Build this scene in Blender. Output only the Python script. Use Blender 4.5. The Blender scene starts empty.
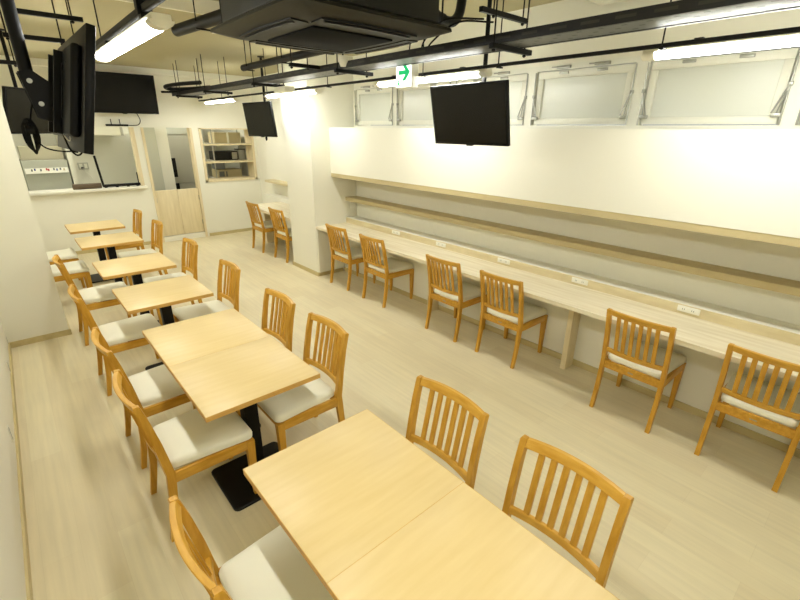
import bpy, bmesh, math, random
from mathutils import Vector, Matrix
random.seed(7)
C = bpy.context.scene.collection
PI = math.pi
CAMP = (433.80, 0.3736, 0.7216, 0.0108, 1.9394)
EXPO = 1.12
sc = bpy.context.scene

# ------------------------------------------------------------------ materials
def lin(c):
    c = c / 255.0
    return c / 12.92 if c <= 0.04045 else ((c + 0.055) / 1.055) ** 2.4
def rgb(r, g, b): return (lin(r), lin(g), lin(b), 1)
def mat(name, col, rough=0.6, metal=0.0, emis=None, estr=0, spec=0.5, trans=0, bump=0, bscale=200):
    m = bpy.data.materials.new(name); m.use_nodes = True
    nt = m.node_tree; b = nt.nodes['Principled BSDF']
    b.inputs['Base Color'].default_value = col
    b.inputs['Roughness'].default_value = rough
    b.inputs['Metallic'].default_value = metal
    b.inputs['Specular IOR Level'].default_value = spec
    b.inputs['Transmission Weight'].default_value = trans
    if emis:
        b.inputs['Emission Color'].default_value = emis
        b.inputs['Emission Strength'].default_value = estr
    if bump:
        tc = nt.nodes.new('ShaderNodeTexCoord'); n = nt.nodes.new('ShaderNodeTexNoise')
        n.inputs['Scale'].default_value = bscale
        nt.links.new(tc.outputs['Object'], n.inputs['Vector'])
        bp = nt.nodes.new('ShaderNodeBump'); bp.inputs['Strength'].default_value = bump
        bp.inputs['Distance'].default_value = 0.002
        nt.links.new(n.outputs['Fac'], bp.inputs['Height']); nt.links.new(bp.outputs['Normal'], b.inputs['Normal'])
    return m
def wood(name, c1, c2, scale=(6, 60, 60), rough=0.45, spec=0.4, detail=4, lo=.3, hi=.7):
    """streaky wood; scale is the noise frequency along x, y, z"""
    m = bpy.data.materials.new(name); m.use_nodes = True
    nt = m.node_tree; b = nt.nodes['Principled BSDF']
    tc = nt.nodes.new('ShaderNodeTexCoord'); mp = nt.nodes.new('ShaderNodeMapping')
    mp.inputs['Scale'].default_value = scale
    n = nt.nodes.new('ShaderNodeTexNoise'); n.inputs['Scale'].default_value = 1; n.inputs['Detail'].default_value = detail
    r = nt.nodes.new('ShaderNodeValToRGB')
    r.color_ramp.elements[0].color = c1; r.color_ramp.elements[1].color = c2
    r.color_ramp.elements[0].position = lo; r.color_ramp.elements[1].position = hi
    nt.links.new(tc.outputs['Object'], mp.inputs['Vector']); nt.links.new(mp.outputs[0], n.inputs['Vector'])
    nt.links.new(n.outputs['Fac'], r.inputs['Fac']); nt.links.new(r.outputs['Color'], b.inputs['Base Color'])
    b.inputs['Roughness'].default_value = rough; b.inputs['Specular IOR Level'].default_value = spec
    return m
def floor_mat():
    m = bpy.data.materials.new('oak_plank_floor'); m.use_nodes = True
    nt = m.node_tree; b = nt.nodes['Principled BSDF']; L = nt.links
    tc = nt.nodes.new('ShaderNodeTexCoord')
    mp = nt.nodes.new('ShaderNodeMapping'); mp.inputs['Rotation'].default_value = (0, 0, PI / 2)
    L.new(tc.outputs['Object'], mp.inputs['Vector'])
    br = nt.nodes.new('ShaderNodeTexBrick')
    br.inputs['Scale'].default_value = 1; br.inputs['Brick Width'].default_value = 0.92
    br.inputs['Row Height'].default_value = 0.152; br.inputs['Mortar Size'].default_value = 0.0009
    br.inputs['Mortar Smooth'].default_value = .6; br.inputs['Bias'].default_value = 0
    br.offset = 0.37
    br.inputs['Color1'].default_value = FL1; br.inputs['Color2'].default_value = FL2
    br.inputs['Mortar'].default_value = FLM
    L.new(mp.outputs[0], br.inputs['Vector'])
    mp2 = nt.nodes.new('ShaderNodeMapping'); mp2.inputs['Scale'].default_value = (38, 1.8, 1)
    L.new(tc.outputs['Object'], mp2.inputs['Vector'])
    n = nt.nodes.new('ShaderNodeTexNoise'); n.inputs['Scale'].default_value = 1; n.inputs['Detail'].default_value = 5
    L.new(mp2.outputs[0], n.inputs['Vector'])
    n2 = nt.nodes.new('ShaderNodeTexNoise'); n2.inputs['Scale'].default_value = 2.5; n2.inputs['Detail'].default_value = 2
    L.new(tc.outputs['Object'], n2.inputs['Vector'])
    r = nt.nodes.new('ShaderNodeMapRange'); r.inputs['To Min'].default_value = .86; r.inputs['To Max'].default_value = 1.12
    L.new(n.outputs['Fac'], r.inputs['Value'])
    r2 = nt.nodes.new('ShaderNodeMapRange'); r2.inputs['To Min'].default_value = .93; r2.inputs['To Max'].default_value = 1.06
    L.new(n2.outputs['Fac'], r2.inputs['Value'])
    mul = nt.nodes.new('ShaderNodeMath'); mul.operation = 'MULTIPLY'
    L.new(r.outputs[0], mul.inputs[0]); L.new(r2.outputs[0], mul.inputs[1])
    v = nt.nodes.new('ShaderNodeVectorMath'); v.operation = 'SCALE'
    L.new(br.outputs['Color'], v.inputs[0]); L.new(mul.outputs[0], v.inputs['Scale'])
    L.new(v.outputs[0], b.inputs['Base Color'])
    b.inputs['Roughness'].default_value = .42; b.inputs['Specular IOR Level'].default_value = .35
    return m
FL1 = rgb(225, 214, 178); FL2 = rgb(219, 206, 169); FLM = rgb(212, 199, 161)
M = {}
M['wall'] = mat('wall_paper', rgb(238, 236, 220), .75, bump=.15, bscale=350, spec=.2)
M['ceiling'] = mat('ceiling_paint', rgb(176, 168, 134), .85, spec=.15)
M['floor'] = floor_mat()
M['skirt'] = wood('baseboard_wood', rgb(196, 180, 128), rgb(206, 191, 142), (20, 3, 20))
M['oak'] = wood('orange_oak', rgb(190, 138, 40), rgb(212, 162, 62), (50, 50, 7), .4, .35)
M['oak_x'] = wood('orange_oak_rail', rgb(192, 140, 42), rgb(214, 164, 64), (9, 50, 50), .4, .35)
M['oak_y'] = wood('orange_oak_cross', rgb(196, 144, 44), rgb(216, 168, 68), (50, 7, 50), .4, .35)
M['vinyl'] = mat('cream_vinyl', rgb(238, 236, 214), .5, spec=.35, bump=.1, bscale=300)
M['beech'] = wood('beech_laminate', rgb(221, 195, 136), rgb(228, 204, 148), (4, 34, 10), .38, .4, lo=.25, hi=.75)
M['beech_edge'] = wood('beech_edge', rgb(206, 160, 82), rgb(220, 176, 96), (12, 12, 60), .45)
M['counter'] = wood('whitewashed_counter', rgb(214, 200, 162), rgb(240, 231, 204), (26, 1.6, 20), .4, .4, lo=.2, hi=.62)
M['ash'] = wood('pale_ash', rgb(208, 193, 150), rgb(222, 209, 168), (22, 4, 22), .5)
M['ash_dark'] = wood('shelf_ash', rgb(196, 180, 134), rgb(206, 191, 146), (22, 4, 22), .55)
M['ash_z'] = wood('pale_ash_vertical', rgb(221, 206, 166), rgb(235, 221, 184), (26, 26, 2.5), .5)
M['black'] = mat('black_metal', rgb(7, 7, 7), .45, 0, spec=.25)
M['satin'] = mat('black_paint', rgb(9, 9, 9), .5, 0, spec=.25)
M['tvplastic'] = mat('tv_plastic', rgb(8, 8, 7), .45, spec=.2)
M['tvback'] = mat('tv_back_plastic', rgb(10, 10, 9), .5, spec=.2)
M['screen'] = mat('tv_screen', rgb(12, 12, 9), .25, spec=.25)
M['steel'] = mat('zinc_steel', rgb(170, 170, 160), .35, .8)
M['tray'] = mat('grey_tray', rgb(120, 122, 116), .4, .6)
def slotted(name, base, dark, plane, sc_y, w_, row, mort, off, metal):
    m = mat(name, base, .42, metal); nt = m.node_tree; L = nt.links; b = nt.nodes['Principled BSDF']
    tc = nt.nodes.new('ShaderNodeTexCoord'); sp = nt.nodes.new('ShaderNodeSeparateXYZ'); cb_ = nt.nodes.new('ShaderNodeCombineXYZ')
    L.new(tc.outputs['Object'], sp.inputs[0])
    mu = nt.nodes.new('ShaderNodeMath'); mu.operation = 'MULTIPLY'; mu.inputs[1].default_value = sc_y
    L.new(sp.outputs['Y'], mu.inputs[0]); L.new(mu.outputs[0], cb_.inputs['X'])
    ad = nt.nodes.new('ShaderNodeMath'); ad.operation = 'ADD'; ad.inputs[1].default_value = off
    L.new(sp.outputs[plane], ad.inputs[0]); L.new(ad.outputs[0], cb_.inputs['Y'])
    br = nt.nodes.new('ShaderNodeTexBrick'); br.offset = .5 if plane == 'X' else 0; br.inputs['Scale'].default_value = 1
    br.inputs['Brick Width'].default_value = w_; br.inputs['Row Height'].default_value = row
    br.inputs['Mortar Size'].default_value = mort; br.inputs['Mortar Smooth'].default_value = 0
    br.inputs['Color1'].default_value = dark; br.inputs['Color2'].default_value = dark; br.inputs['Mortar'].default_value = base
    L.new(cb_.outputs[0], br.inputs['Vector']); L.new(br.outputs['Color'], b.inputs['Base Color'])
    return m
M['traymesh'] = slotted('perforated_tray', rgb(92, 94, 90), rgb(6, 6, 6), 'X', .5, .055, .060, .021, .09, .1)
M['railmesh'] = slotted('slotted_rail', rgb(9, 9, 9), rgb(46, 44, 34), 'Z', .4, .066, .042, .0145, .0, 0)
M['white'] = mat('white_plastic', rgb(240, 238, 222), .45)
M['frame'] = mat('white_window_frame', rgb(232, 231, 216), .4)
M['pane'] = mat('frosted_pane', rgb(214, 216, 204), .3, spec=.5)
M['cable'] = mat('cable_rubber', rgb(7, 7, 7), .6, spec=.2)
M['lamp'] = mat('lamp_diffuser', rgb(255, 253, 242), .5, emis=(1, 1, .945, 1), estr=24)
M['green'] = mat('sign_green', rgb(0, 172, 84), .5, emis=(0, .36, .12, 1), estr=.5)
M['signwhite'] = mat('sign_white', rgb(245, 250, 240), .5, emis=(.9, 1, .9, 1), estr=.9)
M['acbody'] = mat('ac_black', rgb(33, 32, 26), .5, spec=.25)
M['acgrille'] = mat('ac_grille', rgb(7, 7, 6), .8, spec=.1)
M['stainless'] = mat('stainless', rgb(186, 184, 168), .35, 0)
M['kgrey'] = mat('kitchen_grey', rgb(196, 198, 182), .5)
M['ubody'] = mat('beige_enamel', rgb(190, 184, 156), .5)
M['brown'] = mat('brown_mat', rgb(96, 80, 58), .7)
M['carton'] = mat('carton', rgb(198, 184, 142), .8)
M['red'] = mat('mark_red', rgb(190, 60, 60), .6)
M['blue'] = mat('mark_blue', rgb(70, 90, 150), .6)
M['ink'] = mat('mark_grey', rgb(110, 112, 110), .6)

# ------------------------------------------------------------------ mesh builder
class MB:
    def __init__(s): s.bm = bmesh.new()
    def box(s, x0, x1, y0, y1, z0, z1, bev=0, seg=2, M_=None):
        r = bmesh.ops.create_cube(s.bm, size=1)['verts']
        mt = Matrix.Translation(((x0+x1)/2, (y0+y1)/2, (z0+z1)/2)) @ Matrix.Diagonal((abs(x1-x0), abs(y1-y0), abs(z1-z0), 1))
        bmesh.ops.transform(s.bm, matrix=mt, verts=r)
        vs = r
        if bev:
            ed = list({e for v in r for e in v.link_edges})
            q = bmesh.ops.bevel(s.bm, geom=ed, offset=bev, segments=seg, affect='EDGES', profile=.5)
            vs = list({v for f in q['faces'] for v in f.verts} | {v for v in r if v.is_valid})
        if M_ is not None: bmesh.ops.transform(s.bm, matrix=M_, verts=vs)
        return s
    def cyl(s, p0, p1, r, seg=12, r2=None):
        p0, p1 = Vector(p0), Vector(p1); d = p1 - p0
        q = bmesh.ops.create_cone(s.bm, cap_ends=True, segments=seg, radius1=r, radius2=r if r2 is None else r2, depth=d.length)['verts']
        mt = Matrix.Translation((p0+p1)/2) @ d.to_track_quat('Z', 'Y').to_matrix().to_4x4()
        bmesh.ops.transform(s.bm, matrix=mt, verts=q); return s
    def loft(s, rings, caps=True):
        vs = [[s.bm.verts.new(p) for p in ring] for ring in rings]
        n = len(vs[0])
        for a, b in zip(vs, vs[1:]):
            for i in range(n):
                s.bm.faces.new((a[i], a[(i+1) % n], b[(i+1) % n], b[i]))
        if caps: s.bm.faces.new(vs[0][::-1]); s.bm.faces.new(vs[-1])
        return s
    def tube(s, pts, r, seg=8):
        pts = [Vector(p) for p in pts]; rings = []
        for i, p in enumerate(pts):
            t = (pts[min(i+1, len(pts)-1)] - pts[max(i-1, 0)]).normalized()
            a = t.cross(Vector((0.13, .31, .94))).normalized(); b = t.cross(a)
            rings.append([p + r*(math.cos(2*PI*k/seg)*a + math.sin(2*PI*k/seg)*b) for k in range(seg)])
        return s.loft(rings)
    def prism(s, poly, axis, a, b):
        def P(u, v, w):
            return {'x': (w, u, v), 'y': (u, w, v), 'z': (u, v, w)}[axis]
        return s.loft([[P(u, v, a) for u, v in poly], [P(u, v, b) for u, v in poly]])
    def build(s, name, m, parent=None, smooth=True, M_=None):
        if M_ is not None: bmesh.ops.transform(s.bm, matrix=M_, verts=s.bm.verts)
        bmesh.ops.recalc_face_normals(s.bm, faces=s.bm.faces)
        me = bpy.data.meshes.new(name); s.bm.to_mesh(me); s.bm.free()
        me.materials.append(M[m])
        if smooth:
            me.shade_smooth(); me.set_sharp_from_angle(angle=.62)
        o = bpy.data.objects.new(name, me); C.objects.link(o)
        if parent is not None: o.parent = parent
        return o
def spline(pts, n=8):
    """Catmull-Rom through pts"""
    P = [Vector(p) for p in pts]; P = [2*P[0]-P[1]] + P + [2*P[-1]-P[-2]]; out = []
    for i in range(1, len(P)-2):
        for k in range(n):
            t = k/n; a, b, c, d = P[i-1:i+3]
            out.append(.5*((2*b)+(c-a)*t+(2*a-5*b+4*c-d)*t*t+(3*b-a-3*c+d)*t**3))
    out.append(P[-2]); return out
def thing(name, label, cat, loc=(0, 0, 0), rz=0, group=None, rot=None):
    o = bpy.data.objects.new(name, None); C.objects.link(o)
    o.empty_display_size = .1
    o.location = loc; o.rotation_euler = rot if rot else (0, 0, rz)
    o['label'] = label; o['category'] = cat
    if group: o['group'] = group
    return o
def tag(o, label, cat, group=None):
    o['label'] = label; o['category'] = cat
    if group: o['group'] = group
    return o
def struct(o): o['kind'] = 'structure'; return o
def dup(root, loc, rz, label, group=None):
    r = root.copy(); C.objects.link(r); r.location = loc; r.rotation_euler = (0, 0, rz); r['label'] = label
    if group: r['group'] = group
    def rec(a, b):
        for ch in a.children:
            c = ch.copy(); C.objects.link(c); c.parent = b; rec(ch, c)
    rec(root, r)
    return r

# ------------------------------------------------------------------ the room
XL, XR, YN, YB = -0.36, 3.68, -1.0, 8.6
ZC1, ZC2 = 2.92, 2.81
struct(MB().box(XL-.1, 4.2, YN-.1, 11.1, -.08, 0).build('floor', 'floor', smooth=False))
c = MB().box(XL-.1, 4.2, YN-.1, 4.24, ZC1, ZC1+.1).box(XL-.1, 4.2, 4.24, 11.1, ZC2, ZC1+.1)
struct(c.build('ceiling', 'ceiling', smooth=False))
struct(MB().box(XL, 4.2, 4.215, 4.24, ZC2, ZC1).build('trim_8', 'wall', smooth=False))
struct(MB().box(2.9, 3.6, .9, 1.88, ZC2, ZC1).build('trim_1', 'wall', smooth=False))
struct(MB().box(XL-.1, XL, YN, 11, 0, ZC1).build('wall_left', 'wall', smooth=False))
struct(MB().box(XL-.1, 4.2, YN-.1, YN, 0, ZC1).build('wall_near', 'wall', smooth=False))
# projecting pier on the left
struct(MB().box(XL, .107, 5.118, 5.6, 0, ZC2).build('wall_left_pier', 'wall', smooth=False))
struct(MB().box(XL, .112, 5.106, 5.118, 0, .055).box(.107, .119, 5.106, 5.6, 0, .055).build('baseboard_pier', 'skirt', smooth=False))
struct(MB().box(XL, XL+.012, YN, 5.106, 0, .055).box(XL, XL+.012, 5.6, YB, 0, .055).build('baseboard_left', 'skirt', smooth=False))
# right wall: full wall behind the counter, set back; furred base below the counter
XW = 3.68
struct(MB().box(XW, XW+.12, YN, 5.146, 0, 1.96).box(XW, XW+.12, YN, 5.146, 2.46, ZC1)
       .box(XW, XW+.12, 5.1, 5.146, 1.96, 2.46).build('wall_right', 'wall', smooth=False))
struct(MB().box(3.425, XW, YN, 5.146, 0, .655).build('wall_right_base', 'wall', smooth=False))
struct(MB().box(3.413, 3.425, YN, 5.134, 0, .055).build('baseboard_right', 'skirt', smooth=False))
# pillar
struct(MB().box(2.99, 3.27, 5.146, 5.86, 0, ZC2).box(3.27, 3.95, 5.146, 5.86, 0, ZC2).build('wall_pillar', 'wall', smooth=False))
struct(MB().box(2.978, 2.99, 5.134, 5.872, 0, .055).box(2.99, 3.40, 5.134, 5.146, 0, .055).build('baseboard_pillar', 'skirt', smooth=False))
# alcove beyond the pillar
struct(MB().box(3.80, 3.92, 5.86, YB, 0, ZC2).build('wall_right_alcove', 'wall', smooth=False))
struct(MB().box(3.788, 3.80, 5.86, YB, 0, .055).build('baseboard_alcove', 'skirt', smooth=False))
# soffit box along the right wall, with a pale wood bottom board
struct(MB().box(3.27, XW, YN, 5.146, 1.395, 1.96).build('wall_right_soffit', 'wall', smooth=False))
struct(MB().box(3.274, XW, YN, 5.146, 1.345, 1.395).build('trim_2', 'ash_dark', smooth=False))
# back wall with a serving hatch, a doorway and a display opening
T = .12
b = MB()
b.box(XL, .02, YB, YB+T, 0, ZC2)
b.box(.02, 1.73, YB, YB+T, 0, .975)
b.box(.02, 3.80, YB, YB+T, 1.935, ZC2)
b.box(1.73, 1.83, YB, YB+T, 0, 1.935)
b.box(2.63, 2.745, YB, YB+T, 0, 1.935)
b.box(2.745, 3.74, YB, YB+T, 0, 1.0)
b.box(3.74, 3.80, YB, YB+T, 0, 1.935)
struct(b.build('wall_back', 'wall', smooth=False))
struct(MB().box(XL, 3.80, 8.42, YB, 2.725, ZC2).build('trim_3', 'wall', smooth=False))
struct(MB().box(.02, 1.83, YB-.012, YB, 0, .055).box(2.67, 3.788, YB-.012, YB, 0, .055).build('baseboard_back', 'skirt', smooth=False))
struct(MB().box(.0, 1.75, YB-.09, YB+.26, .975, 1.012, .004).build('trim_4', 'white'))          # hatch sill
struct(MB().box(1.68, 1.73, YB-.01, YB+T+.01, 1.012, 1.935).build('trim_5', 'ash_z'))           # hatch jamb
# kitchen shell
struct(MB().box(XL, 3.95, 11.0, 11.1, 0, ZC2).build('wall_kitchen_back', 'wall', smooth=False))
struct(MB().box(3.85, 3.95, YB+T, 11.0, 0, ZC2).build('wall_kitchen_right', 'wall', smooth=False))
struct(MB().box(.86, .93, 9.75, 11.0, 0, ZC2).box(.93, 2.10, 10.0, 10.08, 0, ZC2).build('wall_kitchen_partition', 'wall', smooth=False))
struct(MB().box(2.19, 2.39, 9.25, 9.35, 0, ZC2).build('wall_kitchen_post', 'wall', smooth=False))

# doorway with two half-height swing leaves
d = MB().box(1.83, 1.87, YB-.015, YB+T+.01, 0, 1.935).box(2.59, 2.63, YB-.015, YB+T+.01, 0, 1.935)
door = struct(d.build('door_1', 'ash_z'))
for x0, x1 in ((1.872, 2.228), (2.232, 2.588)):
    MB().box(x0, x1, YB+.02, YB+.05, .10, .905, .003).build('door_leaf', 'ash_z', door)
MB().box(1.87, 2.59, YB-.005, YB+.06, 0, .09).build('threshold', 'white', door)
for x in (1.874, 2.586):
    MB().cyl((x, YB+.012, .25), (x, YB+.012, .33), .008).cyl((x, YB+.012, .7), (x, YB+.012, .78), .008).build('hinge', 'steel', door)

# right windows above the soffit
divs = [-.325, .60, 1.525, 2.45, 3.375, 4.30, 5.146]
for n in range(6):
    y0, y1 = divs[n], divs[n+1]
    f = MB()
    Z0, Z1 = 1.96, 2.46
    f.box(XW-.005, XW+.07, y0, y1, Z0, Z0+.03).box(XW-.005, XW+.07, y0, y1, Z1-.04, Z1)
    f.box(XW-.005, XW+.07, y0, y0+.05, Z0+.03, Z1-.04).box(XW-.005, XW+.07, y1-.05, y1, Z0+.03, Z1-.04)
    w = struct(f.build('window_%d' % (n+1), 'frame', smooth=False))
    s_ = MB(); a, c_ = y0+.058, y1-.058          # opening sash
    s_.box(XW+.005, XW+.05, a, c_, Z0+.036, Z0+.085, .004).box(XW+.005, XW+.05, a, c_, Z1-.10, Z1-.046, .004)
    s_.box(XW+.005, XW+.05, a, a+.05, Z0+.085, Z1-.10, .004).box(XW+.005, XW+.05, c_-.05, c_, Z0+.085, Z1-.10, .004)
    sash = s_.build('sash', 'frame', w)
    MB().box(XW+.025, XW+.035, a+.05, c_-.05, Z0+.085, Z1-.10).build('pane', 'pane', sash, smooth=False)
    for k, yy in enumerate((a+.015, c_-.015)):
        st = MB(); sg = 1 if k == 0 else -1
        st.cyl((XW-.012, yy-.03*sg, Z0+.03), (XW-.012, yy-.03*sg, Z1-.05), .006, 8)
        st.cyl((XW-.02, yy-.03*sg, Z0+.26), (XW-.03, yy+.02*sg, Z0+.10), .005, 8)
        st.cyl((XW-.02, yy-.03*sg, Z0+.26), (XW-.02, yy-.005*sg, Z0+.10), .004, 8)
        st.box(XW-.032, XW-.002, yy-.03, yy+.02, Z0+.075, Z0+.10, .004)
        st.box(XW-.02, XW-.002, yy-.03*sg-.012, yy-.03*sg+.012, Z0+.25, Z0+.275, .003)
        st.build('window_stay', 'steel', w)
    for yy in (y0+.30, y1-.30):
        MB().box(XW-.03, XW+.004, yy-.06, yy+.06, Z1-.035, Z1-.012, .004).cyl((XW-.03, yy-.02, Z1-.025), (XW-.03, yy+.10, Z1-.020), .006, 8)\
            .box(XW-.012, XW+.006, yy-.04, yy+.04, Z1-.075, Z1-.055, .003).build('latch', 'steel', w)

# ------------------------------------------------------------------ long counter, shelf, alcove counter
ct = thing('wall_counter', 'long whitewashed wood counter under the soffit along the right wall', 'counter', (3.35, 2.1, 0))
def rel(mb, name, m, par, smooth=False):
    return mb.build(name, m, par, smooth, Matrix.Translation(-Vector(par.location)))
rel(MB().box(2.995, 3.49, YN, 5.146, .672, .705), 'countertop', 'counter', ct)
struct(MB().box(3.50, XW, YN, 5.146, .655, .775).build('trim_6', 'wall', smooth=False))
rel(MB().box(3.489, 3.50, YN, 5.144, .665, .775, .001), 'upstand', 'ash', ct)
rel(MB().box(3.36, 3.42, YN, 5.146, .60, .672), 'apron', 'ash', ct)
for y in (-.1, 1.56, 3.23):
    rel(MB().box(3.28, 3.412, y-.022, y+.022, 0, .672), 'support_panel', 'ash_z', ct)
rel(MB().box(2.995, 3.412, 5.116, 5.144, .058, .664), 'end_panel', 'wall', ct)
tag(MB().box(3.49, 3.68, YN, 5.146, 1.01, 1.06, .002).build('wall_shelf', 'ash_dark'),
    'long narrow wooden shelf on the right wall above the counter', 'shelf')
ct2 = thing('alcove_counter', 'short pale counter in the alcove beyond the white pillar', 'counter', (3.4, 7.2, 0))
rel(MB().box(2.995, 3.62, 5.86, 7.45, .665, .705), 'countertop', 'counter', ct2)
rel(MB().box(3.55, 3.60, 5.86, 7.45, .60, .665), 'apron', 'ash', ct2)
rel(MB().box(3.28, 3.61, 7.39, 7.43, 0, .665), 'support_panel', 'ash_z', ct2)
tag(MB().box(3.62, 3.80, 5.86, 8.0, 1.005, 1.045, .002).build('wall_shelf', 'ash'),
    'short wooden shelf on the alcove wall beyond the pillar', 'shelf')

struct(MB().box(3.62, 3.80, 5.86, 8.1, .60, .775).build('trim_7', 'wall', smooth=False))
sk = thing('desk_outlet', 'white power outlet bar on the counter behind the nearest pair of chairs', 'power outlet', (3.489, .80, .748), 0, 'power outlets on the long counter')
MB().box(-.012, 0, -.072, .072, -.022, .022, .004).build('housing', 'white', sk)
for y in (-.035, .025):
    f = MB()
    for dy in (0, .012): f.box(-.0128, -.0118, y+dy-.0015, y+dy+.0015, -.006, .006)
    f.build('socket', 'ink', sk, False)
for y, l in ((1.63, 'white power outlet bar on the counter above the wooden support panel'),
             (2.42, 'white power outlet bar on the counter, third from the near end'),
             (3.275, 'white power outlet bar on the counter, fourth from the near end'),
             (4.05, 'white power outlet bar on the counter, farthest one near the pillar')):
    dup(sk, (3.489, y, .748), 0, l)
o = tag(MB().box(3.565, 3.63, 5.136, 5.146, .90, .995, .003).build('wall_outlet', 'white'), 'small white outlet plate on pillar side below the wall shelf', 'outlet')

# ------------------------------------------------------------------ chairs (sitter faces +x; back posts at x ~ 0)
def make_chair():
    t = thing('dining_chair', '', 'chair')
    cx = {0: 0.0, .2: .030, .40: .052, .56: .032, .70: .002, .81: -.028}
    def px(z):
        ks = sorted(cx)
        for a, b_ in zip(ks, ks[1:]):
            if z <= b_:
                u = (z-a)/(b_-a); u = u  # piecewise
                return cx[a]*(1-u)+cx[b_]*u
        return cx[.81]
    for sy in (-1, 1):
        rings = []
        for z in [0, .06, .12, .2, .28, .34, .40, .46, .52, .58, .64, .70, .76, .802, .808]:
            w = (.014 + .006*min(1, z/.34)) if z < .34 else (.020 - .006*(z-.34)/.47)
            x = px(z) + (.004*math.sin(z*9))
            hy = .0135
            if z > .803: w -= .004; hy -= .003
            yc = sy*.200
            rings.append([(x-w, yc-hy, z), (x+w, yc-hy, z), (x+w, yc+hy, z), (x-w, yc+hy, z)])
        MB().loft(rings).build('leg', 'oak', t, smooth=True)
    for sy in (-1, 1):
        rings = []
        for z, w in ((0, .013), (.2, .017), (.385, .021)):
            x = .441; yc = sy*.194
            rings.append([(x-w, yc-w, z), (x+w, yc-w, z), (x+w, yc+w, z), (x-w, yc+w, z)])
        MB().loft(rings).build('leg', 'oak', t)
    def bow(y, d): return -d*(1-(y/.19)**2)
    def rail(z0, z1, d, th, name):
        rings = []
        N = 14
        for i in range(N+1):
            y = -.187 + .374*i/N
            crown = .004*(1-(y/.19)**2) if name == 'top_rail' else 0
            xa, xb = px((z0+z1)/2)+bow(y, d), px((z0+z1)/2)+bow(y, d)
            l = (px(z1)-px(z0))/2
            e = .003
            rings.append([(xa-th-l, y, z0+e), (xa-th-l+e, y, z0), (xa+th-l-e, y, z0), (xa+th-l, y, z0+e),
                          (xb+th+l, y, z1+crown-e), (xb+th+l-e, y, z1+crown), (xb-th+l+e, y, z1+crown), (xb-th+l, y, z1+crown-e)])
        MB().loft(rings).build(name, 'oak_y', t)
    rail(.768, .806, .029, .011, 'top_rail')
    rail(.466, .499, .027, .010, 'lower_rail')
    for i in range(6):
        y = (i-2.5)*.0495
        rings = []
        for z in (.490, .775):
            x = px(.48)+(px(.78)-px(.48))*(z-.48)/.30+bow(y, .028); w, h = .0055, .0125
            rings.append([(x-w, y-h, z), (x+w, y-h, z), (x+w, y+h, z), (x-w, y+h, z)])
        MB().loft(rings).build('slat', 'oak', t)
    f = MB()
    for sy in (-1, 1):
        f.box(.06, .425, sy*.200-.011, sy*.200+.011, .335, .393, .002)
    f.box(.035, .057, -.187, .187, .335, .393, .002).box(.421, .444, -.178, .178, .335, .387, .002)
    fr = f.build('seat_frame', 'oak_x', t)
    MB().box(.0335, .0349, -.018, .018, .360, .367).build('tag_plate', 'steel', fr, False)
    # cushion: lofted rounded slab, crowned
    rings = []
    def outline(inset, z, crown=0):
        pts = []
        x0, x1 = .055, .466; wr, wf = .186, .214; r = max(.010, .035 - inset*.3)
        corners = [(x0, -wr), (x1, -wf), (x1, wf), (x0, wr)]
        for k, (cx_, cy_) in enumerate(corners):
            sx = 1 if cx_ == x0 else -1; sy = 1 if cy_ < 0 else -1
            cxx, cyy = cx_+sx*(r+inset), cy_+sy*(r+inset)
            base = {0: PI, 1: 1.5*PI, 2: 0, 3: .5*PI}[k]
            for j in range(5):
                a = base + j*PI/8
                pts.append((cxx+r*math.cos(a), cyy+r*math.sin(a), z))
        return pts
    for ins, z in ((.010, .3935), (.001, .399), (0, .422), (.005, .434), (.016, .441), (.05, .446), (.12, .449)):
        rings.append(outline(ins, z))
    MB().loft(rings).build('cushion', 'vinyl', t)
    return t
first = make_chair(); used = [False]
def place(x, y, rz, label, group):
    if not used[0]:
        used[0] = True; first.location = (x, y, 0); first.rotation_euler = (0, 0, rz); first['label'] = label; first['group'] = group
        return first
    return dup(first, (x, y, 0), rz, label, group)
G = 'oak chairs along the long counter'
place(2.95, .22, 0, 'oak slat-back chair at the long counter, nearest one at the right edge', G)
place(2.935, .92, 0, 'oak slat-back chair at the long counter, second from the near end', G)
place(2.95, 2.05, 0, 'oak slat-back chair at the long counter, just beyond the wooden support panel', G)
place(2.945, 2.72, 0, 'oak slat-back chair at the long counter, fourth from the near end', G)
place(2.965, 3.855, 0, 'oak slat-back chair at the long counter, second from the pillar', G)
place(2.975, 4.60, 0, 'oak slat-back chair at the long counter, right beside the white pillar', G)
G = 'oak chairs at the alcove counter'
place(2.96, 6.23, 0, 'oak slat-back chair at the alcove counter, the one next to the pillar', G)
place(2.93, 7.01, 0, 'oak slat-back chair at the alcove counter, the one toward the back wall', G)
G = 'oak chairs on the aisle side of the tables'
for x, y, l in ((1.288, .525, 'oak chair at bottom right, slatted back rising over the table nearest to the camera'),
                (1.283, 1.124, 'oak chair on the aisle side of the front double table, by its far half'),
                (1.278, 2.166, 'oak chair on the aisle side of the middle double table, by its near half'),
                (1.268, 2.795, 'oak chair on the aisle side of the middle double table, by its far half'),
                (1.288, 3.80, 'oak chair on the aisle side of the single table just past the double table'),
                (1.288, 4.90, 'oak chair on the aisle side of the third single table from the back'),
                (1.288, 6.23, 'oak chair on the aisle side of the table second from the back'),
                (1.278, 7.26, 'oak chair on the aisle side of the farthest table, nearest the serving hatch')):
    place(x, y, PI, l, G)
G = 'oak chairs on the wall side of the tables'
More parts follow.
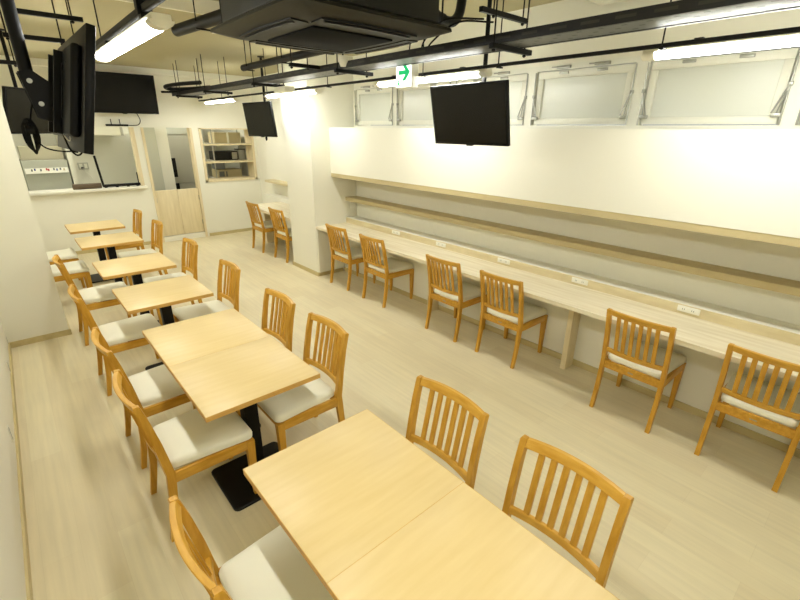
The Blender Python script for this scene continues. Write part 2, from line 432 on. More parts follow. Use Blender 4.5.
for x, y, l in ((.185, 1.10, 'oak chair on the wall side of the front double table, cut by bottom edge'),
                (.207, 2.145, 'oak chair on the wall side of the middle double table, by its near half'),
                (.21, 2.80, 'oak chair on the wall side of the middle double table, by its far half'),
                (.20, 3.83, 'oak chair on the wall side of the single table just past the double table'),
                (.195, 4.93, 'oak chair on the wall side beside the pier corner, its back rail fully visible'),
                (-.01, 6.12, 'cream-seated oak chair half hidden by the pier at the table second from back'),
                (-.03, 6.85, 'cream-seated oak chair half hidden by the pier at the farthest table')):
    place(x, y, {2.13: .05, 2.80: .02}.get(y, 0), l, G)

# ------------------------------------------------------------------ tables
def make_table():
    t = thing('cafe_table', '', 'table')
    top = MB().box(-.2975, .2975, -.2975, .2975, .692, .7195, .0015).build('tabletop', 'beech', t)
    e = MB()
    for a in (-1, 1):
        e.box(a*.2975-.0012, a*.2975+.0012, -.2985, .2985, .693, .719)
        e.box(-.2975, .2975, a*.2975-.0012, a*.2975+.0012, .693, .719)
    e.build('edge_band', 'beech_edge', top, False)
    MB().box(-.038, .038, -.038, .038, .018, .685, .004).build('column', 'black', t)
    def rrect(hx, hy, r_, z): return [(sx*(hx-r_)+r_*math.cos(a), sy*(hy-r_)+r_*math.sin(a), z) for k, (sx, sy) in enumerate(((1, 1), (-1, 1), (-1, -1), (1, -1))) for a in [k*PI/2+j*PI/10 for j in range(6)]]
    MB().loft([rrect(.213, .198, .03, .002), rrect(.213, .198, .03, .014), rrect(.208, .193, .028, .019)]).build('base_plate', 'black', t)
    MB().box(-.2, .2, -.03, .03, .684, .692, .001).box(-.03, .03, -.2, .2, .683, .692, .001).build('top_bracket', 'black', t)
    for sx in (-1, 1):
        for sy in (-1, 1):
            MB().cyl((sx*.17, sy*.155, .0), (sx*.17, sy*.155, .004), .016).build('foot_pad', 'black', t)
    return t
tb = make_table()
tl = [(1.082, 'beech square table at lower centre, far half of the front double table'),
      (.486, 'beech square table cut by the bottom edge, nearest to the camera'),
      (2.691, 'beech square table, far half of the middle double table'),
      (2.095, 'beech square table, near half of the middle double table'),
      (3.70, 'beech single table directly beyond the middle double table, fourth from the back wall'),
      (4.69, 'beech single table, third from the back wall'),
      (5.97, 'beech single table, second from the back wall'),
      (6.965, 'beech single table closest to the back wall under the serving hatch')]
for i, (y, l) in enumerate(tl):
    if i == 0: tb.location = (.718, y, 0); tb['label'] = l; tb['group'] = 'beech cafe tables in a row'
    else: dup(tb, (.718, y, 0), 0, l, 'beech cafe tables in a row')

# ------------------------------------------------------------------ lamps
def make_lamp(L=1.25):
    t = thing('batten_lamp', '', 'ceiling lamp')
    MB().box(-.036, .036, -L/2-.03, L/2+.03, .028, .052, .004).build('lamp_body', 'white', t)
    rings = []
    for y in (-L/2+.035, L/2-.035):
        rings.append([(.044*math.cos(a), y, .030-.026*math.sin(a)) for a in [PI*k/10 for k in range(11)]])
    MB().loft(rings).build('diffuser', 'lamp', t)
    for s in (-1, 1):
        rings = []
        for y in (s*(L/2-.036), s*(L/2+.03)):
            k_ = 1.06
            rings.append([(.046*math.cos(a), y, .030-.028*math.sin(a)) for a in [PI*k/10 for k in range(11)]])
        MB().loft(rings).build('end_cap', 'white', t)
    h = MB()
    for y in (-.4, .4): h.box(-.012, .012, y-.02, y+.02, .052, LH)
    h.build('hanger_rod', 'black', t)
    return t
LH = .085
lp = make_lamp()
LZ = 2.29
rows = [(2.80, .51, 'long glowing batten lamp at upper right before the windows'),
        (2.80, 2.89, 'glowing batten lamp behind the exit sign and the middle television'),
        (2.80, 5.20, 'glowing batten lamp beside the top of the white pillar'),
        (2.80, 7.50, 'glowing batten lamp farthest away, above the display opening'),
        (.58, 2.70, 'bright batten lamp at upper left right beside the near television'),
        (.58, .40, 'bright batten lamp above the nearest tables, out over the camera'),
        (.58, 4.95, 'batten lamp of the left row above the pier, behind the near television'),
        (.58, 7.15, 'batten lamp of the left row over the farthest table, hidden past the near television')]
for i, (x, y, l) in enumerate(rows):
    z = LZ + (.014 if x > 2 else 0)
    if i == 0: lp.location = (x, y, z); lp['label'] = l; lp['group'] = 'batten lamps'
    else: dup(lp, (x, y, z), 0, l, 'batten lamps')
# kitchen lamps
LH = .10
k1 = make_lamp(); k1.location = (2.45, 9.5, 2.66); k1['label'] = 'batten lamp on the kitchen ceiling behind the doorway'
dup(k1, (.9, 9.35, 2.7), PI/2, 'batten lamp on the kitchen ceiling behind the serving hatch')
# conduit rail above the left lamp
r = thing('conduit_rail', 'dark hanging rail with clip above the bright lamp at upper left', 'rail', (.60, 3.3, 2.40))
rel(MB().box(.586, .614, 2.0, 4.6, 2.392, 2.418, .002), 'channel', 'satin', r)
for y in (2.35, 3.35, 4.3): rel(MB().cyl((.60, y, 2.41), (.60, y, ZC2 if y > 4.24 else ZC1), .004, 8), 'rod', 'black', r)
rel(MB().box(.57, .63, 2.33, 2.37, 2.38, 2.44, .003).cyl((.57, 2.35, 2.43), (.64, 2.35, 2.43), .008), 'clip', 'black', r)

# ------------------------------------------------------------------ televisions
def make_tv(w=.73, h=.43, ports=True):
    """screen faces +x, centred on the origin"""
    t = thing('television', '', 'television')
    MB().box(-.018, .012, -w/2, w/2, -h/2, h/2, .004).build('bezel', 'tvplastic', t)
    MB().box(.0118, .0135, -w/2+.014, w/2-.014, -h/2+.020, h/2-.012).build('screen', 'screen', t, False)
    bk = MB().box(-.050, -.018, -w*.40, w*.40, -h*.38, h*.36, .012, 3)
    b_ = bk.build('back_cover', 'tvback', t)
    v = MB()
    for k in range(9): v.box(-.0515, -.0495, -.16+k*.04-.012, -.16+k*.04+.012, h*.22, h*.22+.006)
    v.build('vent', 'black', b_, False)
    MB().box(-.012, .010, -.03, .03, -h/2-.008, -h/2+.002, .002).build('sensor', 'tvplastic', t)
    return t
def place_tv(t, c, yaw, tilt):
    t.rotation_mode = 'XYZ'; t.location = c
    t.rotation_euler = (0, tilt, yaw)
def mount(label, c, yaw, tilt, px_off, ztop, big=False):
    """pole behind the screen; c is the screen centre"""
    n = Vector((math.cos(yaw), math.sin(yaw), 0))
    base = Vector(c) - n*px_off
    t = thing('television_mount', label, 'mount', (base.x, base.y, ztop))
    zb = c[2]+.02
    R = .022 if big else .016
    rel(MB().cyl((base.x, base.y, zb), (base.x, base.y, ztop), R, 16), 'pole', 'satin', t, True)
    rel(MB().cyl((base.x, base.y, ztop-.012), (base.x, base.y, ztop), R*2.6, 20), 'ceiling_flange', 'satin', t, True)
    Rm = Matrix.Translation(c) @ Matrix.Rotation(yaw, 4, 'Z') @ Matrix.Rotation(tilt, 4, 'Y')
    pl = MB().box(-.062, -.051, -.11, .11, -.10, .10, .002)
    for s in (-1, 1): pl.box(-.085, -.051, s*.085-.008, s*.085+.008, -.16, .14, .002)
    bmesh.ops.transform(pl.bm, matrix=Rm, verts=pl.bm.verts)
    rel(pl, 'bracket', 'satin', t)
    Ry = Matrix.Translation((base.x, base.y, 0)) @ Matrix.Rotation(yaw, 4, 'Z')
    a = MB()
    dz = -.045 if big else 0
    zb += dz
    for s in (-1, 1):
        a.prism([(-.03, zb+.10), (.012, zb+.11), (max(px_off-.06, .03), zb+.05), (max(px_off-.06, .03), zb-.09), (-.0, zb-.06)], 'y', s*.03-.003, s*.03+.003)
    bmesh.ops.transform(a.bm, matrix=Ry, verts=a.bm.verts)
    arm = rel(a, 'tilt_arm', 'satin', t)
    for (u, z) in ((.0, zb+.07), (.018, zb-.01)):
        bo = MB().cyl((u, -.038, z), (u, .038, z), .009)
        bmesh.ops.transform(bo.bm, matrix=Ry, verts=bo.bm.verts)
        bo.build('bolt', 'steel', arm, True, Matrix.Translation(-Vector(t.location)))
    return t
tv1 = make_tv(); tv1['label'] = 'black television hanging before the windows, dark screen facing the tables'
place_tv(tv1, (2.72, 2.338, 2.049), PI, .203)
mount('black ceiling pole holding the middle television in front of the windows', (2.72, 2.338, 2.049), PI, .203, .16, ZC1)
tv2 = dup(tv1, (2.727, 6.0, 2.05), 0, 'small-looking black television hanging beside the white pillar')
place_tv(tv2, (2.727, 6.0, 2.05), 3.22, .106)
mount('black ceiling pole holding the television beside the pillar', (2.727, 6.0, 2.05), 3.22, .106, .105, ZC2)
tv3 = dup(tv1, (0, 0, 0), 0, 'black television at upper left seen from behind, closest to the camera')
place_tv(tv3, (.284, 2.357, 2.055), .02, .22)
mount('thick black ceiling pole with bolted plates behind the nearest television', (.292, 2.357, 2.055), .02, .22, .145, ZC1, True)
tv4 = dup(tv1, (0, 0, 0), 0, 'grey-black television at the left edge above the pier, turned toward the tables')
place_tv(tv4, (.364, 6.14, 2.075), -.706, .245)
mount('black ceiling pole holding the television above the pier', (.364, 6.14, 2.075), -.706, .245, .12, ZC2)
tv5 = make_tv(.97, .56); tv5['label'] = 'large black television high on the back wall above the serving hatch'
place_tv(tv5, (1.60, 8.30, 2.415), -PI/2, .10)
for t_ in (tv1, tv2, tv3, tv4): t_['group'] = 'ceiling hung televisions'
wm = thing('television_bracket', 'black wall bracket behind the large television on the back wall', 'mount', (1.6, 8.49, 2.43))
rel(MB().box(1.4, 1.8, 8.575, 8.60, 2.33, 2.53, .003), 'wall_plate', 'satin', wm)
rel(MB().box(1.5, 1.53, 8.36, 8.58, 2.40, 2.44).box(1.67, 1.70, 8.36, 8.58, 2.40, 2.44), 'arm', 'satin', wm)
# cables
def cable(name, pts, r, label, cat='cable', m='cable', group=None):
    o = MB().tube(spline(pts), r).build(name, m)
    return tag(o, label, cat, group)
cl = thing('coiled_cable', 'black cable coil tied beneath the mount of the nearest television', 'cable', (.19, 2.33, 1.95))
pts = [(.155, 2.34, 2.06), (.13, 2.33, 2.0), (.110, 2.32, 1.94)]
rel(MB().tube(spline(pts), .003), 'lead', 'cable', cl, True)
w = MB()
for k in range(7):
    q = []
    for j in range(25):
        a = 2*PI*j/24
        q.append((.108+(.006+.003*k)*math.cos(a), 2.32+.003*(k-3), 1.895+.058*math.sin(a)+.002*k))
    w.tube(q, .0035, 6)
rel(w, 'coil', 'cable', cl, True)
rel(MB().cyl((.094, 2.32, 1.925), (.122, 2.32, 1.925), .016), 'tie', 'cable', cl, True)
cable('power_cable', [(.112, 2.32, 1.90), (.14, 2.31, 1.86), (.19, 2.31, 1.845), (.235, 2.32, 1.85), (.245, 2.33, 1.90)], .003,
      'thin black cable looping below the nearest television from the coil')
cable('power_cable', [(.195, 2.30, 2.02), (.205, 2.29, 1.93), (.215, 2.285, 1.86), (.235, 2.285, 1.83), (.255, 2.29, 1.84), (.262, 2.30, 1.87)], .0035,
      'black looping lead hanging from the back cover of the nearest television')
cb = [(.205, 2.27, 1.945), (.212, 2.27, 1.955), (.222, 2.27, 1.935), (.226, 2.27, 1.90), (.220, 2.27, 1.885), (.210, 2.27, 1.90), (.205, 2.27, 1.93), (.205, 2.27, 1.945)]
tag(MB().tube(spline(cb, 4), .0022).build('cable_loop', 'white'), 'small white cable loop hanging behind the nearest television', 'cable')
cable('power_cable', [(2.78, 2.9+3.02, 2.12), (2.84, 5.88, 2.15), (2.86, 5.86, 2.08), (2.80, 5.88, 2.02), (2.78, 5.92, 2.0)], .004,
      'cable looping out behind the television beside the pillar')
tag(MB().tube(spline([(2.77, 5.93, 1.85), (2.775, 5.925, 1.82), (2.77, 5.93, 1.79), (2.765, 5.935, 1.82), (2.77, 5.93, 1.85)], 5), .008).build('cable_knot', 'cable'),
    'small knot of black cable under the television beside the pillar', 'cable')
cable('power_cable', [(1.76, 8.36, 2.16), (1.83, 8.50, 2.05), (1.81, 8.56, 1.98), (1.74, 8.58, 1.965), (1.66, 8.585, 1.965)], .006,
      'black cable curling from the large wall television to the socket strip')
ps = thing('power_strip', 'black power strip above the serving hatch under the wall television', 'power strip', (1.52, 8.585, 1.965))
MB().box(-.17, .14, -.015, .014, -.014, .014, .004).build('strip', 'cable', ps)
for x in (-.09, .03): MB().cyl((x, 0, .01), (x, 0, .09), .006).build('plug', 'cable', ps)

# ------------------------------------------------------------------ air conditioner
ac = thing('ceiling_air_conditioner', 'large black ceiling cassette air conditioner at the top centre', 'air conditioner', (1.50, 2.31, 2.415))
MB().box(-.42, .42, -.42, .42, .045, .44, .01).build('body', 'acbody', ac)
rings = []
for hw, z, r_ in ((.435, .052, .05), (.475, .030, .03), (.478, .016, .03), (.445, .004, .05), (.39, -.014, .08), (.30, -.020, .06)):
    q = []
    for k, (sx, sy) in enumerate(((1, 1), (-1, 1), (-1, -1), (1, -1))):
        for j in range(5):
            a = k*PI/2 + j*PI/8
            q.append((sx*(hw-r_)+r_*math.cos(a), sy*(hw-r_)+r_*math.sin(a), z))
    rings.append(q)
MB().loft(rings).build('panel', 'acbody', ac)
MB().box(-.245, .245, -.245, .245, -.029, -.019, .004).build('intake_grille', 'acgrille', ac)
for k in range(4):
    Rk = Matrix.Rotation(k*PI/2, 4, 'Z')
    sl = MB(); q0 = []; q1 = []
    for i in range(13):
        y = -.29+.58*i/12; bulge = .018*(1-(y/.29)**2)
        q0.append([(.300+bulge, y, -.0245), (.388+bulge*.6, y, -.0205), (.388+bulge*.6, y, .0), (.300+bulge, y, .0)])
    sl.loft(q0)
    s1 = sl.build('air_outlet', 'black', ac, True, Rk)
    vn = MB(); q0 = []
    for i in range(13):
        y = -.26+.52*i/12; bulge = .016*(1-(y/.29)**2)
        q0.append([(.350+bulge, y, -.0265), (.366+bulge, y, -.028), (.366+bulge, y, -.0245), (.350+bulge, y, -.022)])
    vn.loft(q0).build('vane', 'acbody', s1, True, Rk)
for sx in (-1, 1):
    for sy in (-1, 1):
        MB().cyl((sx*.40, sy*.46, .05), (sx*.40, sy*.46, ZC1-2.415-.001), .005).box(sx*.40-.02, sx*.40+.02, min(sy*.42, sy*.47), max(sy*.42, sy*.47), .20, .204).build('hanger_rod', 'black', ac)
MB().box(-.46, -.39, .445, .4775, .0135, .0155).build('corner_label', 'white', ac, False)
# pipes
def pipe(name, p0, p1, r, label, m='satin', hang=(), zt=ZC1, cat='pipe', group=None):
    t = thing(name, label, cat, p0, 0, group)
    rel(MB().cyl(p0, p1, r, 18), 'tube', m, t, True)
    P0, P1 = Vector(p0), Vector(p1)
    for k in hang:
        q = P0.lerp(P1, k)
        zz = ZC2 if q.y > 4.24 else ZC1
        rel(MB().cyl((q.x-r-.004, q.y, q.z), (q.x-r-.004, q.y, zz), .004, 8)
            .box(q.x-r-.012, q.x+r+.012, q.y-.01, q.y+.01, q.z-r-.008, q.z-r), 'hanger', 'black', t)
    return t
pipe('insulated_pipe', (1.11, 3.62, 2.56), (1.20, 2.84, 2.56), .036, 'thick dark pipe stub left of the air conditioner', hang=(.5,))
pipe('insulated_pipe', (2.03, 4.72, 2.5), (2.03, 2.75, 2.5), .030, 'dark insulated pipe beyond the air conditioner above the cable rack', hang=(.08, .45, .8))
pe = thing('pipe_elbow', 'fat black pipe elbow at the top right of the air conditioner', 'pipe', (2.8, 2.7, 2.75))
rel(MB().tube(spline([(2.52, 2.62, 2.86), (2.62, 2.70, 2.80), (2.75, 2.70, 2.73), (2.88, 2.70, 2.725), (2.96, 2.70, 2.79), (2.99, 2.70, 2.92)], 6), .038, 14), 'tube', 'satin', pe, True)
rel(MB().cyl((2.74, 2.70, 2.728), (2.78, 2.70, 2.722), .045, 16), 'collar', 'satin', pe, True)
# thin sprinkler pipe
pipe('thin_pipe', (2.60, -.9, 2.342), (2.60, 7.9, 2.342), .011, 'long thin black pipe running above the lamps toward the back wall',
     hang=[(y+.9)/8.8 for y in (.15, 1.0, 1.99, 2.70, 4.05, 5.4, 6.86)])
# ------------------------------------------------------------------ cable rack
rk = thing('cable_rack', 'long black cable rack with perforated grey tray below the ceiling', 'cable rack', (2.355, 3.6, 2.40))
rel(MB().box(2.235, 2.241, -.9, 8.0, 2.398, 2.440).box(2.235, 2.26, -.9, 8.0, 2.440, 2.444).box(2.235, 2.255, -.9, 8.0, 2.396, 2.399), 'side_rail', 'railmesh', rk)
rel(MB().box(2.469, 2.475, -.9, 8.0, 2.398, 2.440).box(2.45, 2.475, -.9, 8.0, 2.440, 2.444).box(2.455, 2.475, -.9, 8.0, 2.396, 2.399), 'side_rail', 'railmesh', rk)
rel(MB().box(2.256, 2.454, -.9, 8.0, 2.399, 2.403), 'tray', 'traymesh', rk)
bundle = MB()
for k in range(6):
    x0 = 2.29+.026*k
    bundle.tube(spline([(x0+random.uniform(-.012, .012), y, 2.413+.006*(k % 3)) for y in [-.9+.9*i for i in range(10)]], 3), .008, 6)
o = bundle.build('cables_in_rack', 'cable'); tag(o, 'bundle of black cables lying in the long cable rack', 'cables'); o['kind'] = 'stuff'
def strut(x0, x1, y, z, label, rods, group='strut bars hung from the ceiling', tilt=0):
    t = thing('strut_bar', label, 'strut', (x0, y, z), 0, group)
    rel(MB().box(x0, x1, y-.014, y+.014, z-.014, z+.014, .002), 'bar', 'black', t)
    for x in rods:
        rel(MB().cyl((x, y, z-.03), (x, y, ZC2 if y > 4.24 else ZC1), .0045, 8).cyl((x, y, z-.026), (x, y, z-.016), .011, 6), 'rod', 'black', t, True)
for y, l in ((.15, 'strut bar under the cable rack nearest to the camera'),
             (1.74, 'strut bar under the cable rack beside the middle television pole'),
             (3.30, 'strut bar under the cable rack beyond the air conditioner'),
             (4.9, 'strut bar under the cable rack before the television by the pillar'),
             (6.4, 'strut bar under the cable rack beyond the pillar'),
             (7.6, 'strut bar under the cable rack at its far end')):
    strut(2.18, 2.56, y, 2.380, l, (2.205, 2.50))
strut(2.30, 2.76, 1.93, 2.60, 'strut bar high above the rack at the middle television pole', (2.42, 2.72))
strut(1.95, 2.35, 3.62, 2.43, 'strut bar carrying the insulated pipe beyond the air conditioner', (1.97, 2.12))
strut(.22, .62, 3.93, 2.60, 'upper strut bar at the top left corner behind the thick pole', (.26, .56))
strut(.19, .52, 4.15, 2.49, 'lower strut bar at the top left behind the thick pole', (.21, .50))
strut(.0, .30, 4.9, 2.40, 'short strut bar at the left edge above the television by the pier', (.05, .25))
# loose cables rising from rack to ceiling near the pole
cable('rising_cable', [(2.36, 2.45, 2.42), (2.38, 2.40, 2.50), (2.46, 2.25, 2.60), (2.70, 2.15, 2.62)], .006, 'black cable arching from the rack toward the middle television pole')
cable('rising_cable', [(2.36, 2.50, 2.42), (2.37, 2.46, 2.52), (2.42, 2.33, 2.62), (2.66, 2.20, 2.64)], .006, 'second black cable arching beside the first above the rack')
cable('rising_cable', [(2.30, 2.55, 2.42), (2.30, 2.52, 2.55), (2.36, 2.50, 2.70), (2.36, 2.48, ZC1)], .005, 'black cable rising straight from the rack to the ceiling')
# curled rack end at the back
hk = thing('pipe_bend', 'curved black pipes turning at the far end of the cable rack', 'pipe', (2.3, 7.6, 2.45))
rel(MB().tube(spline([(2.52, 7.1, 2.49), (2.36, 7.7, 2.49), (2.20, 7.95, 2.495), (2.11, 7.80, 2.515), (2.2, 7.4, 2.53), (2.36, 7.0, 2.535)]), .026, 10), 'large_pipe', 'satin', hk, True)
rel(MB().tube(spline([(2.55, 6.6, 2.47), (2.45, 7.3, 2.46), (2.25, 7.9, 2.455), (2.12, 8.1, 2.455)]), .016, 10), 'small_pipe', 'satin', hk, True)
for x, y in ((2.13, 7.2), (2.28, 6.8), (2.45, 7.3)):
    rel(MB().cyl((x, y, 2.45), (x, y, ZC2), .004, 8), 'rod', 'black', hk)
# exit sign
ex = thing('exit_sign', 'white illuminated exit sign with green arrow hanging before the windows', 'exit sign', (2.535, 2.825, 2.352))
MB().box(-.035, .035, -.092, .092, -.105, .105, .004).build('housing', 'white', ex)
fc = MB().box(-.0375, -.0352, -.086, .086, -.100, .088).build('sign_face', 'signwhite', ex, False)
# arrow points to the near end (-y); polygon in (y, z)
ar = MB().prism([(.055, -.013), (.055, .017), (-.020, .017), (.018, .060), (-.020, .060), (-.074, .002), (-.020, -.056), (.018, -.056), (-.020, -.013)], 'x', -.0392, -.0376)
ar.build('arrow', 'green', fc, False)
fig = MB().cyl((-.0376, .057, -.057), (-.0390, .057, -.057), .007, 10).prism([(.050, -.066), (.066, -.066), (.073, -.094), (.064, -.094), (.058, -.078), (.050, -.095), (.042, -.092)], 'x', -.0390, -.0376)
fig.build('running_figure', 'green', fc, False)
MB().cyl((0, 0, .105), (0, 0, ZC1-2.352), .006, 10).build('hanger_rod', 'white', ex)
# white round fixtures
em = thing('emergency_light', 'white round emergency light hanging just beyond the air conditioner corner', 'emergency light', (2.10, 3.065, 2.425))
MB().cyl((0, 0, -.015), (0, 0, .025), .036, 24).build('base', 'white', em); MB().cyl((0, 0, -.045), (0, 0, -.015), .020, 20, .030).build('lens', 'white', em)
MB().cyl((0, 0, .025), (0, 0, ZC1-2.425), .006).build('stem', 'black', em)
jb = thing('junction_box', 'white square box under the rack left of the pillar lamp', 'junction box', (2.50, 4.80, 2.335))
MB().box(-.06, .06, -.13, .13, -.025, .03, .006).build('box', 'white', jb)
MB().cyl((0, 0, .03), (0, 0, ZC2-2.335), .005).build('stem', 'black', jb)

# ------------------------------------------------------------------ hatch items, display shelf, kitchen
fs = thing('folding_stand', 'black folding metal stand lying on the serving hatch sill', 'stand', (1.35, 8.62, 1.012))
MB().box(-.22, .32, -.03, .03, .012, .052, .004).build('base_bar', 'black', fs)
MB().cyl((-.21, 0, .03), (-.245, .0, .50), .017).build('upright', 'black', fs)
MB().cyl((.30, 0, .03), (.30, 0, .22), .008).build('upright', 'black', fs)
f_ = MB()
for x in (-.18, -.02, .14, .28): f_.cyl((x, 0, 0), (x, 0, .016), .022)
f_.build('knob', 'black', fs)
mt_ = thing('rolled_mat', 'brown rolled mat lying on the hatch sill left of the black stand', 'mat', (.93, 8.62, 1.012))
MB().cyl((-.20, 0, .042), (.18, 0, .042), .042, 20).build('roll', 'brown', mt_)
MB().tube([(-.202, .0+.02*math.cos(a)*(1-a/16), .035+.02*math.sin(a)*(1-a/16)) for a in [k*.4 for k in range(30)]], .002, 5).build('spiral_edge', 'brown', mt_)
ds = thing('display_shelf', 'beech framed display opening with two shelves in the back wall', 'shelf', (3.245, YB+.06, 1.0))
rel(MB().box(2.745, 2.785, YB-.02, YB+.30, 1.0, 1.935).box(3.70, 3.74, YB-.02, YB+.30, 1.0, 1.935)
    .box(2.745, 3.74, YB-.02, YB+.30, 1.0, 1.035).box(2.745, 3.74, YB-.02, YB+.30, 1.915, 1.935), 'frame', 'ash_z', ds)
for z in (1.33, 1.64): rel(MB().box(2.785, 3.70, YB-.02, YB+.30, z, z+.022), 'shelf_board', 'ash', ds)
fr = thing('kitchen_refrigerator', 'tall stainless kitchen refrigerator with black handles seen through the doorway', 'refrigerator', (2.80, 10.0, 0))
rel(MB().box(2.46, 3.10, 9.72, 10.4, .08, 2.25, .006), 'cabinet', 'stainless', fr)
rel(MB().box(2.465, 3.095, 9.69, 9.72, .90, 1.80, .005), 'door', 'stainless', fr)
rel(MB().box(2.465, 3.095, 9.69, 9.72, .12, .885, .005), 'door', 'stainless', fr)
rel(MB().box(2.465, 3.095, 9.685, 9.72, 1.82, 2.24, .004), 'top_grille', 'kgrey', fr)
rel(MB().box(2.50, 2.57, 9.67, 9.69, 1.02, 1.38, .004), 'handle', 'black', fr)
rel(MB().box(2.50, 2.57, 9.67, 9.69, .55, .90, .004), 'handle', 'black', fr)
for x in (2.52, 3.04): rel(MB().cyl((x, 9.78, 0), (x, 9.78, .08), .02), 'foot', 'black', fr)
pn = thing('grey_cabinet', 'tall pale grey cabinet just inside the doorway on the left', 'cabinet', (2.0, 9.4, 0))
rel(MB().box(1.88, 2.16, 9.10, 9.80, .05, 2.05, .004), 'cabinet_body', 'kgrey', pn)
rel(MB().box(1.885, 2.155, 9.08, 9.10, .07, 2.04, .003), 'door', 'kgrey', pn)
rel(MB().box(1.90, 2.14, 9.12, 9.78, 0, .05), 'plinth', 'black', pn)
apn = thing('kitchen_appliance', 'white kitchen appliance with a marked label strip behind the serving hatch', 'appliance', (.55, 9.9, 0))
rel(MB().box(.22, .84, 9.8, 10.3, .0, 1.40, .006), 'lower_body', 'kgrey', apn)
rel(MB().box(.24, .82, 9.90, 10.3, 1.40, 1.62, .006), 'upper_body', 'ubody', apn)
stp = rel(MB().prism([(9.76, 1.19), (9.80, 1.19), (9.90, 1.40), (9.86, 1.40)], 'x', .24, .83), 'label_strip', 'white', apn)
q = MB(); 
def mk(x, z, w_, h_, m):
    y = 9.76 + (z-1.19)/.21*.10 - .003
    MB().box(x, x+w_, y-.001, y+.002, z, z+h_).build('mark', m, stp, False, Matrix.Translation(-Vector(apn.location)))
for i, (x, m_) in enumerate(((.32, 'ink'), (.36, 'blue'), (.44, 'ink'), (.52, 'red'), (.545, 'red'), (.62, 'ink'), (.66, 'blue'), (.71, 'ink'), (.76, 'carton'))):
    mk(x, 1.225+.01*(i % 2), .022, .035, m_)
so = thing('wall_socket', 'grey double socket with a plug on the kitchen wall', 'socket', (1.08, 9.995, 1.27))
MB().box(-.08, .08, -.01, .004, -.06, .06, .003).build('plate', 'stainless', so)
MB().box(-.06, -.01, -.013, -.01, -.04, .04).box(.015, .06, -.013, -.01, -.04, .04).build('insert', 'white', so)
MB().cyl((-.02, -.01, -.03), (-.02, -.05, -.03), .02).build('plug', 'cable', so)
MB().tube(spline([(-.02, -.05, -.03), (.0, -.08, -.08), (.06, -.06, -.16), (.10, -.03, -.24)]), .005).build('plug_cord', 'white', so)
hd = thing('range_hood', 'pale grey range hood at the top of the serving hatch', 'range hood', (1.5, 9.5, 1.80))
rel(MB().box(1.05, 1.66, 9.3, 9.98, 1.80, 2.0, .006), 'hood_body', 'white', hd); rel(MB().box(1.66, 1.70, 9.3, 9.98, 1.80, 2.0), 'side_panel', 'stainless', hd)
# kitchen bench behind the display opening
kb = thing('kitchen_rack', 'steel kitchen rack standing behind the display opening', 'rack', (3.40, 9.35, 0))
for z in (.98, 1.32, 1.64): rel(MB().box(3.12, 3.84, 9.1, 9.6, z, z+.02), 'rack_shelf', 'stainless', kb)
for x in (3.13, 3.83):
    for y in (9.11, 9.59): rel(MB().cyl((x, y, 0), (x, y, 1.95), .012), 'post', 'stainless', kb)
def item(name, x0, x1, y0, y1, z0, h_, m, label, cat, det=None):
    t = thing(name, label, cat, ((x0+x1)/2, (y0+y1)/2, z0))
    rel(MB().box(x0, x1, y0, y1, z0, z0+h_, .006), 'case', m, t)
    if det: det(t)
    return t
item('cardboard_box', 3.20, 3.72, 9.15, 9.5, 1.66, .20, 'carton', 'pale box on the top level of the kitchen rack', 'box',
     lambda t: rel(MB().box(3.44, 3.48, 9.148, 9.502, 1.66, 1.8615), 'tape', 'white', t))
item('microwave_oven', 3.17, 3.62, 9.14, 9.5, 1.34, .17, 'acbody', 'dark oven on the middle level of the kitchen rack', 'oven',
     lambda t: (rel(MB().box(3.19, 3.48, 9.132, 9.142, 1.36, 1.49), 'oven_door', 'screen', t), rel(MB().box(3.50, 3.60, 9.132, 9.142, 1.36, 1.49), 'control_panel', 'stainless', t)))
item('metal_tin', 3.66, 3.80, 9.2, 9.4, 1.34, .19, 'stainless', 'steel tin beside the dark oven on the kitchen rack', 'tin',
     lambda t: rel(MB().box(3.655, 3.805, 9.195, 9.405, 1.53, 1.545, .003), 'lid', 'black', t))
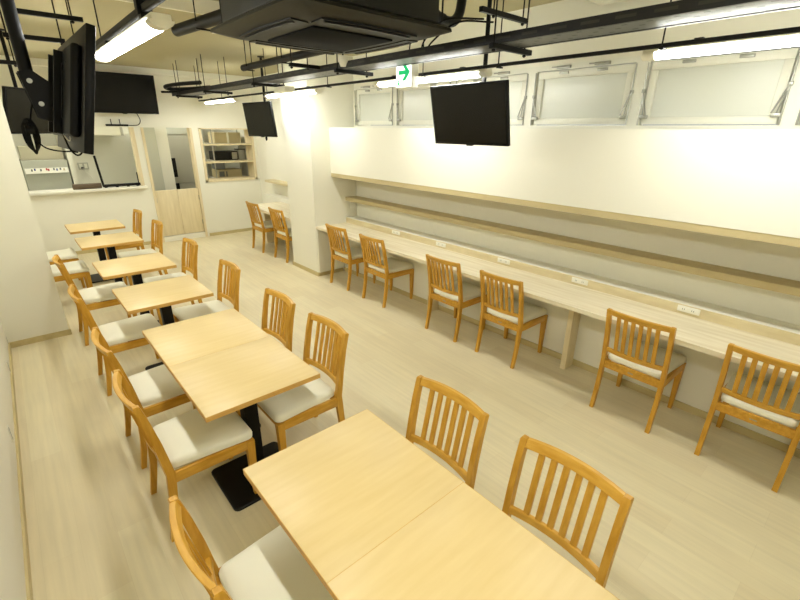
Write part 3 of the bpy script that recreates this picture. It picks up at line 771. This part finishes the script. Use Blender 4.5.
item('carton_box', 3.18, 3.66, 9.13, 9.5, 1.0, .16, 'carton', 'tan printed carton on the lower level of the kitchen rack', 'box',
     lambda t: rel(MB().box(3.20, 3.30, 9.127, 9.131, 1.03, 1.13).box(3.33, 3.36, 9.127, 9.131, 1.03, 1.13), 'print', 'ink', t))
item('grey_bin', 3.16, 3.34, 9.16, 9.4, 1.17, .12, 'ink', 'small dark bin stacked on the tan carton', 'bin',
     lambda t: rel(MB().box(3.155, 3.345, 9.155, 9.405, 1.285, 1.30, .003), 'lid', 'black', t))

# slot plates low on the left wall
for (y, z, l) in ((5.08, .085, 'small grey slot plate low on the left wall, farthest, by the pier corner'),
                  (4.425, .105, 'small grey slot plate low on the left wall, middle of three'),
                  (3.23, .165, 'small grey slot plate low on the left wall, nearest of three')):
    s_ = thing('slot_plate', l, 'vent', (XL, y, z), 0, 'slot plates on the left wall')
    MB().box(0, .004, -.018, .018, -.055, .055, .001).build('plate', 'frame', s_)
    MB().box(.0038, .0048, -.006, .006, -.045, .045).build('slot', 'ink', s_, False)

# ------------------------------------------------------------------ world, camera
w = bpy.data.worlds.new('world'); sc.world = w; w.use_nodes = True
w.node_tree.nodes['Background'].inputs['Color'].default_value = (.9, .95, 1, 1)
w.node_tree.nodes['Background'].inputs['Strength'].default_value = .3
f, pitch, yaw, roll, ch = CAMP
cam = bpy.data.cameras.new('camera'); co = bpy.data.objects.new('camera', cam); C.objects.link(co)
fw = Vector((math.sin(yaw)*math.cos(pitch), math.cos(yaw)*math.cos(pitch), -math.sin(pitch)))
rr = Vector((math.cos(yaw), -math.sin(yaw), 0)); uu = rr.cross(fw)
r2 = math.cos(roll)*rr + math.sin(roll)*uu; u2 = r2.cross(fw)
m = Matrix((r2, u2, -fw)).transposed().to_4x4(); m.translation = (0, 0, ch)
co.matrix_world = m
cam.sensor_fit = 'HORIZONTAL'; cam.sensor_width = 36; cam.lens = f/800*36; cam.clip_start = .02
sc.camera = co
sc.view_settings.view_transform = 'Standard'; sc.view_settings.look = 'None'
sc.view_settings.gamma = 1; sc.view_settings.use_curve_mapping = False
sc.view_settings.exposure = EXPO
